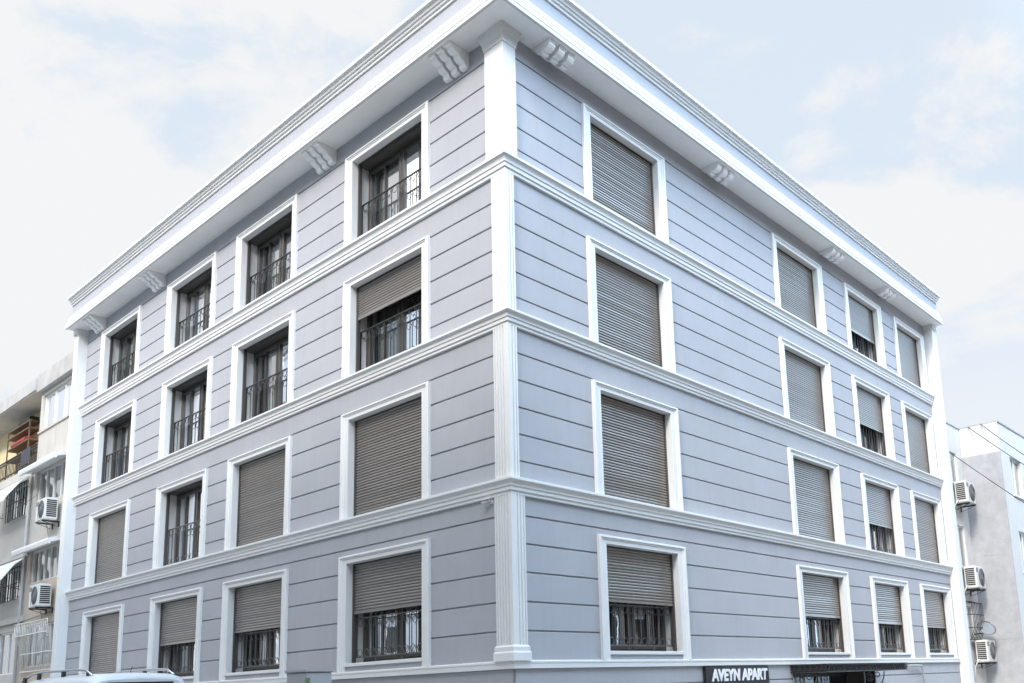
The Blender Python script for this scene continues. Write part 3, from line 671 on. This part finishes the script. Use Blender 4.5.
for face, s_, z, k, lb in ACS:
    t = ac0 if lb is None else copy_tree(ac0)
    if lb: t['label'] = lb
    if face == 'L': t.location = W('L', s_, 0, z); t.rotation_euler = (0, 0, math.radians(135))
    else: t.location = W('R', s_ + .86 * k, 0, z); t.rotation_euler = (0, 0, math.radians(225))
    t.scale = (k, k * 1.12, k * 1.18)

# ------------------------------------------------------------------ overhead cables
def cable(p0, p1, sag, r, label):
    p0, p1 = Vector(p0), Vector(p1); n = 16
    m = MB(); m.tube([p0.lerp(p1, k / n) - Vector((0, 0, sag * 4 * (k / n) * (1 - k / n))) for k in range(n + 1)], r, 5)
    tag(m.build('overhead_cable', 'black_plastic'), label, 'cable', 'overhead cables')
cable(W('R', 22.93, .35, 10.74), W('R', 19.58, 3.0, 8.27) * 1.35 - W('R', 22.93, .35, 10.74) * .35, .04, .013, 'black cable crossing the pale building, middle of the three at the right edge')
cable(W('R', 22.93, .80, 10.76), W('R', 19.73, 3.0, 8.62) * 1.35 - W('R', 22.93, .80, 10.76) * .35, .04, .013, 'black cable crossing the pale building, highest of the three at the right edge')
cable(W('R', 21.6, .02, 9.62), W('R', 19.06, 3.0, 6.96) * 1.35 - W('R', 21.6, .02, 9.62) * .35, .04, .013, 'black cable crossing the pale building, lowest of the three at the right edge')
cable(W('L', 20.9, .05, 4.95), W('L', 27.5, .08, 4.75), .1, .012, 'thin black cable sagging along the beige wall above the lowest barred window')
cable(W('L', 21.4, .75, 8.6), W('L', 28, .75, 8.5), .08, .006, 'thin clothesline wire strung past the upper awning of the beige building')

# ================================================================== GROUND
def sheet(name, pts, z, mt):
    m = MB(); m.poly([(x, y, z) for x, y in pts]); o = m.build(name, mt); o['kind'] = 'structure'; return o
sheet('ground', [(-300, -300), (300, -300), (300, 300), (-300, 300)], .06, 'pale_road')
sheet('road', [(-90, -90), (90, -90), (90, 90), (-90, 90)], .064, 'pale_road')
m_ = MB()
def wedge(w, z0, z1, off=0):
    q = [W('L', -w, w, 0), W('L', 40, w, 0), W('L', 40, off, 0), W('L', -off, off, 0), W('R', 40, off, 0), W('R', 40, w, 0)]
    return [[Vector((v.x, v.y, z)) for v in q] for z in (z0, z1)]
m_.loft(wedge(3.0, .0, GZ, -.1), cap=True); o = m_.build('pavement', 'paving'); o['kind'] = 'structure'
m_ = MB(); m_.loft(wedge(3.15, .0, GZ + .006, 3.002), cap=True); o = m_.build('kerb', 'kerb_stone'); o['kind'] = 'structure'
m_ = MB()
for k in range(12):
    for f in 'LR': 
        q = [W(f, 1 + k * 3, 7.3, .070), W(f, 2.6 + k * 3, 7.3, .070), W(f, 2.6 + k * 3, 7.42, .070), W(f, 1 + k * 3, 7.42, .070)]; m_.poly(q)
o = m_.build('road_marking', 'line_paint'); o['kind'] = 'structure'

# ================================================================== OPPOSITE HOUSES (unseen, mirrored in the panes; raised and lengthened to shade the lower walls)
def opposite(face, a, b, o0, hgt, mt, label):
    t = thing('apartment_building', label, 'building', W(face, (a + b) / 2, o0, .07))
    m = MB(); ops = []
    x = a + 1.2
    while x + 1.6 < b - .8:
        for k in range(int((hgt - 1) / 3)): ops.append((x, x + 1.5, 1.0 + 3 * k, 2.5 + 3 * k))
        x += 2.9
    ss = sorted({a, b} | {q for o in ops for q in o[:2]}); zs = sorted({.0, hgt} | {q for o in ops for q in o[2:]})
    for i in range(len(ss) - 1):
        for j in range(len(zs) - 1):
            cs, cz = (ss[i] + ss[i + 1]) / 2, (zs[j] + zs[j + 1]) / 2
            d = .18 if any(o[0] < cs < o[1] and o[2] < cz < o[3] for o in ops) else 0
            if d: continue
            m.poly([W(face, ss[i], o0, zs[j]), W(face, ss[i + 1], o0, zs[j]), W(face, ss[i + 1], o0, zs[j + 1]), W(face, ss[i], o0, zs[j + 1])])
    for s_ in (a, b): m.poly([W(face, s_, o0, 0), W(face, s_, o0 + 10, 0), W(face, s_, o0 + 10, hgt), W(face, s_, o0, hgt)])
    for k in range(1, int(hgt / 3) + 1): m.fbox(face, a - .1, b + .1, o0 - .12, o0, 3 * k - .1, 3 * k + .08)
    part(m, 'wall', mt, t)
    m = MB(); m.fbox(face, a - .2, b + .2, o0 - .3, o0 + 10, hgt, hgt + .25); part(m, 'roof', 'roof_felt', t)
    for o in ops:
        m = MB(); f = .07
        m.fbox(face, o[0], o[1], o0 + .08, o0 + .14, o[2], o[2] + f); m.fbox(face, o[0], o[1], o0 + .08, o0 + .14, o[3] - f, o[3])
        for s_ in (o[0], (o[0] + o[1] - f) / 2, o[1] - f): m.fbox(face, s_, s_ + f, o0 + .08, o0 + .14, o[2] + f, o[3] - f)
        w_ = part(m, 'window', 'sash_plastic', t, W(face, o[0], o0, o[2]))
        m = MB(); m.poly([W(face, o[0], o0 + .12, o[2]), W(face, o[1], o0 + .12, o[2]), W(face, o[1], o0 + .12, o[3]), W(face, o[0], o0 + .12, o[3])]); part(m, 'pane', 'dark_glass', w_, W(face, o[0], o0, o[2]))
opposite('L', -30, 16, 18.5, 21.6, 'opposite_cream', 'cream house across the side street, seen only mirrored in the panes')
opposite('L', 16.2, 42, 18.5, 24.3, 'opposite_pink', 'pinkish house further along the side street, seen only mirrored in the panes')
opposite('R', -18.2, 15, 19, 21.3, 'opposite_pink', 'pinkish house across the entrance street, seen only mirrored in the panes')
opposite('R', 15.2, 42, 19, 24.3, 'opposite_cream', 'cream house further along the entrance street, seen only mirrored in the panes')

# ================================================================== VAN
def make_van():
    t = thing('parked_van', 'white van with silver roof rails and dark rear window parked by the left front', 'van')
    # stations x = 0 (tail) .. 4.35 (nose); rows: (half width, z)
    def st(x, hw, belt, top, roofh, rw, sill=.30):
        return (x, [(hw * .93, sill), (hw, .55), (hw, belt), (hw * .985, belt + .03), (rw + .045, top), (rw, roofh - .075), (rw - .06, roofh - .03), (rw - .18, roofh - .006), (0, roofh + .012)])
    S_ = [st(0.0, .80, 1.08, 1.72, 1.80, .68), st(.05, .87, 1.08, 1.75, 1.86, .72), st(.22, .90, 1.08, 1.77, 1.885, .74), st(1.0, .905, 1.08, 1.785, 1.90, .745), st(2.0, .905, 1.07, 1.775, 1.885, .74),
          st(2.75, .905, 1.05, 1.68, 1.80, .71), st(3.15, .90, 1.04, 1.42, 1.55, .69), st(3.5, .89, 1.02, 1.16, 1.24, .70), st(3.95, .86, .92, 1.0, 1.08, .70), st(4.25, .80, .70, .84, .92, .66), st(4.35, .70, .60, .66, .72, .60)]
    rings = []
    for x, r in S_:
        rings.append([(x, -y, z) for y, z in r] + [(x, y, z) for y, z in r[:-1][::-1]] )
    m = MB(); m.loft(rings, cap=True, closed=True, smooth=True); m.build('body', 'car_paint', t)
    def P(x, side, lvl, out=.006):                              # lvl 0 = belt .. 1 = window top
        for (x0, r0), (x1, r1) in zip(S_, S_[1:]):
            if x0 <= x <= x1:
                f = (x - x0) / (x1 - x0); y0 = r0[3][0] * (1 - lvl) + r0[4][0] * lvl; y1 = r1[3][0] * (1 - lvl) + r1[4][0] * lvl
                z0 = r0[3][1] * (1 - lvl) + r0[4][1] * lvl; z1 = r1[3][1] * (1 - lvl) + r1[4][1] * lvl
                return Vector((x, side * (y0 + (y1 - y0) * f + out), z0 + (z1 - z0) * f))
    for side in (-1, 1):
        for (x0, x1) in ((.28, 1.08), (1.16, 2.02), (2.10, 2.95)):
            m = MB(); m.loft([[P(x, side, .06), P(x, side, .5), P(x, side, .9)] for x in [x0 + (x1 - x0) * k / 5 for k in range(6)]], cap=False, closed=False); m.build('side_window', 'dark_glass', t, recalc=True)
        for x in (.75, 3.45):
            m = MB(); m.tube([(x, side * .74, .32), (x, side * .92, .32)], .325, 22)
            wh = m.build('wheel', 'rubber', t)
            m = MB(); m.tube([(x, side * .915, .32), (x, side * .928, .32)], .20, 14); m.build('rim', 'chrome', wh)
        m = MB(); zz = lambda x: 1.915 if .4 < x < 2.2 else 1.86
        yy = side * .66
        m.tube([(.22, yy, 1.86), (.40, yy, 1.935), (.7, yy, 1.95), (1.8, yy, 1.955), (2.15, yy, 1.93), (2.5, yy, 1.84)], .019, 8); rl = m.build('roof_rail', 'chrome', t)
        for x in (.32, 1.1, 1.9, 2.38):
            m = MB(); m.box((x - .035, yy - .02, 1.82), (x + .035, yy + .02, 1.94 if .5 < x < 2.2 else 1.90)); m.build('rail_foot', 'black_plastic', rl)
        m = MB(); m.box((-.012, side * .70 - .07, .85), (.05, side * .70 + .07, 1.45)); m.build('tail_light', 'red_plastic', t)
        m = MB(); m.box((4.12, side * .60 - .14, .68), (4.31, side * .60 + .14, .82)); m.build('headlight', 'chrome', t)
        m = MB(); m.box((2.75, side * .93 - .03, 1.05), (2.90, side * 1.08, 1.22)) if side > 0 else m.box((2.75, -1.08, 1.05), (2.90, -.90, 1.22)); m.build('wing_mirror', 'black_plastic', t)
    m = MB(); m.loft([[(-.012, -.60, 1.14), (-.012, .60, 1.14)], [(-.010, -.58, 1.35), (-.010, .58, 1.35)], [(-.006, -.57, 1.66), (-.006, .57, 1.66)], [(-.002, -.53, 1.765), (-.002, .53, 1.765)]], cap=False, closed=False); m.build('rear_window', 'dark_glass', t)
    m = MB(); m.loft([[(3.62 - 0, -.62, 1.165), (3.62, .62, 1.165)], [(3.2, -.60, 1.52), (3.2, .60, 1.52)], [(2.82, -.58, 1.785), (2.82, .58, 1.785)]], cap=False, closed=False); m.build('windscreen', 'dark_glass', t)
    m = MB(); m.box((-.09, -.80, .34), (.03, .80, .58)); m.build('bumper', 'car_paint', t)
    m = MB(); m.box((-.105, -.26, .70), (-.0, .26, .81)); m.build('number_plate', 'sign_white', t)
    m = MB(); m.tube([(.35, 0, 1.89), (.29, 0, 1.98)], .006, 5); m.build('aerial', 'black_plastic', t)
    return t
van = make_van()
van.location = (-5.90, -.02, .07); van.rotation_euler = (0, 0, math.radians(142)); van.scale = (1.0, 1.0, 1.18)

# street cabinet with a green sticker on its corner
cb = thing('utility_cabinet', 'grey metal utility cabinet with a green sticker standing left of the corner', 'cabinet', (-3.14, -.62, GZ), math.radians(50))
local_box((-.24, -.24, 0), (.24, .24, 1.96), 'housing', 'cabinet_grey', cb, .012)
local_box((-.26, -.26, 1.965), (.26, .26, 2.01), 'lid', 'cabinet_grey', cb, .008)
local_box((-.235, -.245, 1.2), (-.165, -.2405, 1.88), 'sticker', 'green_sticker', cb)
m_ = MB(); m_.box((-.10, -.243, .2), (.22, -.2405, 1.86)); m_.build('door', 'cabinet_grey', cb)

# ================================================================== SKY, SUN, CAMERA
SUN_AZ_DIR = Vector((-.45, -.893, 0)).normalized()       # sun stands behind the viewer, to the left
ELEV = math.radians(38)
HAZE = .93; HAZEB = .53; BLUE_FILL = 3.2
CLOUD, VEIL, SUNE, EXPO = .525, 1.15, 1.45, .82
BLOBS = [((-.33, .76, .60), .95, .995, .05), ((.375, .785, .495), .986, .997, .25), ((.30, .72, .62), .95, .995, -.08), ((.13, .77, .64), .95, .99, -.10), ((-.37, .785, .49), .988, .999, -.10), ((-.43, .80, .40), .985, .998, .10), ((.44, .71, .57), .985, .998, -.16)]
w = bpy.data.worlds.new('World'); C.world = w; w.use_nodes = True
nt = w.node_tree; N = nt.nodes; L = nt.links; N.clear()
out = N.new('ShaderNodeOutputWorld')
sky = N.new('ShaderNodeTexSky'); sky.sky_type = 'NISHITA'; sky.sun_disc = False; sky.sun_elevation = ELEV
sky.sun_rotation = math.atan2(SUN_AZ_DIR.x, SUN_AZ_DIR.y); sky.air_density = 1.0; sky.dust_density = 1.5; sky.ozone_density = 1.5
b1 = N.new('ShaderNodeBackground'); b1.inputs[1].default_value = .15
L.new(sky.outputs[0], b1.inputs[0])
b2 = N.new('ShaderNodeBackground'); b2.inputs[0].default_value = (.97, .985, 1.0, 1); b2.inputs[1].default_value = CLOUD
tc = N.new('ShaderNodeTexCoord')
mp = N.new('ShaderNodeMapping'); mp.inputs['Scale'].default_value = (1, 1, 1.5); mp.inputs['Location'].default_value = (.35, .1, .2)
L.new(tc.outputs['Generated'], mp.inputs[0])
n1 = N.new('ShaderNodeTexNoise'); n1.inputs['Scale'].default_value = 5.0; n1.inputs['Detail'].default_value = 10; n1.inputs['Roughness'].default_value = .6; n1.inputs['Distortion'].default_value = .2
L.new(mp.outputs[0], n1.inputs['Vector'])
acc = n1.outputs['Fac']
def blob(dx, c0, c1, amt):                     # a bank of cloud (or a clearing) round a direction of the sky
    global acc
    d = N.new('ShaderNodeVectorMath'); d.operation = 'DOT_PRODUCT'; L.new(tc.outputs['Generated'], d.inputs[0]); d.inputs[1].default_value = Vector(dx).normalized()
    m = N.new('ShaderNodeMapRange'); m.interpolation_type = 'SMOOTHSTEP'; m.inputs['From Min'].default_value = c0; m.inputs['From Max'].default_value = c1; m.inputs['To Max'].default_value = amt
    L.new(d.outputs['Value'], m.inputs['Value']); a = N.new('ShaderNodeMath'); a.operation = 'ADD'; L.new(acc, a.inputs[0]); L.new(m.outputs[0], a.inputs[1]); acc = a.outputs[0]
for b_ in BLOBS: blob(*b_)
rp = N.new('ShaderNodeMapRange'); rp.interpolation_type = 'SMOOTHSTEP'; rp.inputs['From Min'].default_value = .455; rp.inputs['From Max'].default_value = .60
rp.inputs['To Min'].default_value = .0; rp.inputs['To Max'].default_value = 1.0
L.new(acc, rp.inputs['Value'])
sx = N.new('ShaderNodeSeparateXYZ'); L.new(tc.outputs['Generated'], sx.inputs[0])
hz = N.new('ShaderNodeMapRange'); hz.interpolation_type = 'SMOOTHSTEP'; hz.inputs['From Min'].default_value = .10; hz.inputs['From Max'].default_value = .46; hz.inputs['To Min'].default_value = 1; hz.inputs['To Max'].default_value = 0
L.new(sx.outputs['Z'], hz.inputs['Value'])
mxm = N.new('ShaderNodeMath'); mxm.operation = 'MAXIMUM'; L.new(rp.outputs[0], mxm.inputs[0]); L.new(hz.outputs[0], mxm.inputs[1])
# thin high haze over the half of the sky beyond the building
dh = N.new('ShaderNodeVectorMath'); dh.operation = 'DOT_PRODUCT'; L.new(tc.outputs['Generated'], dh.inputs[0]); dh.inputs[1].default_value = Vector((-.1, 1, .5)).normalized()
hm = N.new('ShaderNodeMapRange'); hm.interpolation_type = 'SMOOTHSTEP'; hm.inputs['From Min'].default_value = .1; hm.inputs['From Max'].default_value = .62; hm.inputs['To Max'].default_value = HAZE
L.new(dh.outputs['Value'], hm.inputs['Value'])
bh = N.new('ShaderNodeBackground'); bh.inputs[0].default_value = (.80, .895, 1, 1); bh.inputs[1].default_value = HAZEB
hmix = N.new('ShaderNodeMixShader'); L.new(hm.outputs[0], hmix.inputs[0]); L.new(b1.outputs[0], hmix.inputs[1]); L.new(bh.outputs[0], hmix.inputs[2])
mix = N.new('ShaderNodeMixShader'); L.new(mxm.outputs[0], mix.inputs[0]); L.new(hmix.outputs[0], mix.inputs[1]); L.new(b2.outputs[0], mix.inputs[2])
# broad bright veil of thin cloud round the sun
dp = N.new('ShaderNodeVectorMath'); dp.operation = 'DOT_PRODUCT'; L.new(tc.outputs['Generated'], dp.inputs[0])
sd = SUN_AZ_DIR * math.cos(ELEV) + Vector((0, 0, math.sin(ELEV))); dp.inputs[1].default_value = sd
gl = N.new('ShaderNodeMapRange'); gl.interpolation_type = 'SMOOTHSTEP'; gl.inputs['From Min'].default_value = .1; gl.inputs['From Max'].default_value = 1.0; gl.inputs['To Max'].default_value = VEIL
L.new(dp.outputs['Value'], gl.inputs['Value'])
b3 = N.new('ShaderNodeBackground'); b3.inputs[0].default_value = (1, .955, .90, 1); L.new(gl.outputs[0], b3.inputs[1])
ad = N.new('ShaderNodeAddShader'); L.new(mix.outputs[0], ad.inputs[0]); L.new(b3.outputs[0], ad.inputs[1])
# blue glow added to the unseen sky, tinting the entrance front
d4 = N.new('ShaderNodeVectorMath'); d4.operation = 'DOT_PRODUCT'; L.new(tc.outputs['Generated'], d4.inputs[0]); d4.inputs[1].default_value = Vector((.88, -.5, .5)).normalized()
g4 = N.new('ShaderNodeMapRange'); g4.interpolation_type = 'SMOOTHSTEP'; g4.inputs['From Min'].default_value = .25; g4.inputs['From Max'].default_value = 1; g4.inputs['To Max'].default_value = BLUE_FILL
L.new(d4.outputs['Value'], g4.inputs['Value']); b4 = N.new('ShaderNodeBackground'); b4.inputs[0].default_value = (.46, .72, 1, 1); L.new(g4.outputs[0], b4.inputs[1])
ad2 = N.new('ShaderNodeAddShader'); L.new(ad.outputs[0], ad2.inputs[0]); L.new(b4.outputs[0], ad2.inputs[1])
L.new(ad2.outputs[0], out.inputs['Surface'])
sl_ = bpy.data.lights.new('Sun', 'SUN'); sl_.energy = SUNE; sl_.angle = math.radians(10); sl_.color = (1, .935, .85)
so = bpy.data.objects.new('Sun', sl_); COL.objects.link(so); so.rotation_euler = sd.to_track_quat('Z', 'Y').to_euler(); so.location = sd * 60

cam = bpy.data.cameras.new('Camera'); co_ = bpy.data.objects.new('Camera', cam); COL.objects.link(co_); C.camera = co_
cam.sensor_width = 36; cam.lens = 893.7624547 * 36 / 1024
cam.shift_x = (512 - 608.77) / 1024; cam.shift_y = (521.3177 - 341.5) / 1024
X = Vector((0.9965655618, -0.0733542584, -0.0384217875)); Y = Vector((0.0243685253, -0.183654325, 0.9826887930)); F = Vector((0.0791407351, 0.9802500914, 0.1812360407))
M = Matrix((X, Y, -F)).transposed().to_4x4(); M.translation = Vector((0.4418001, -14.9589418, 1.7994903)); co_.matrix_world = M
cam.clip_start = .05; cam.clip_end = 2000
C.view_settings.view_transform = 'Standard'; C.view_settings.look = 'None'; C.view_settings.gamma = 1; C.view_settings.exposure = EXPO
C.cycles.max_bounces = 8; C.cycles.use_denoising = True
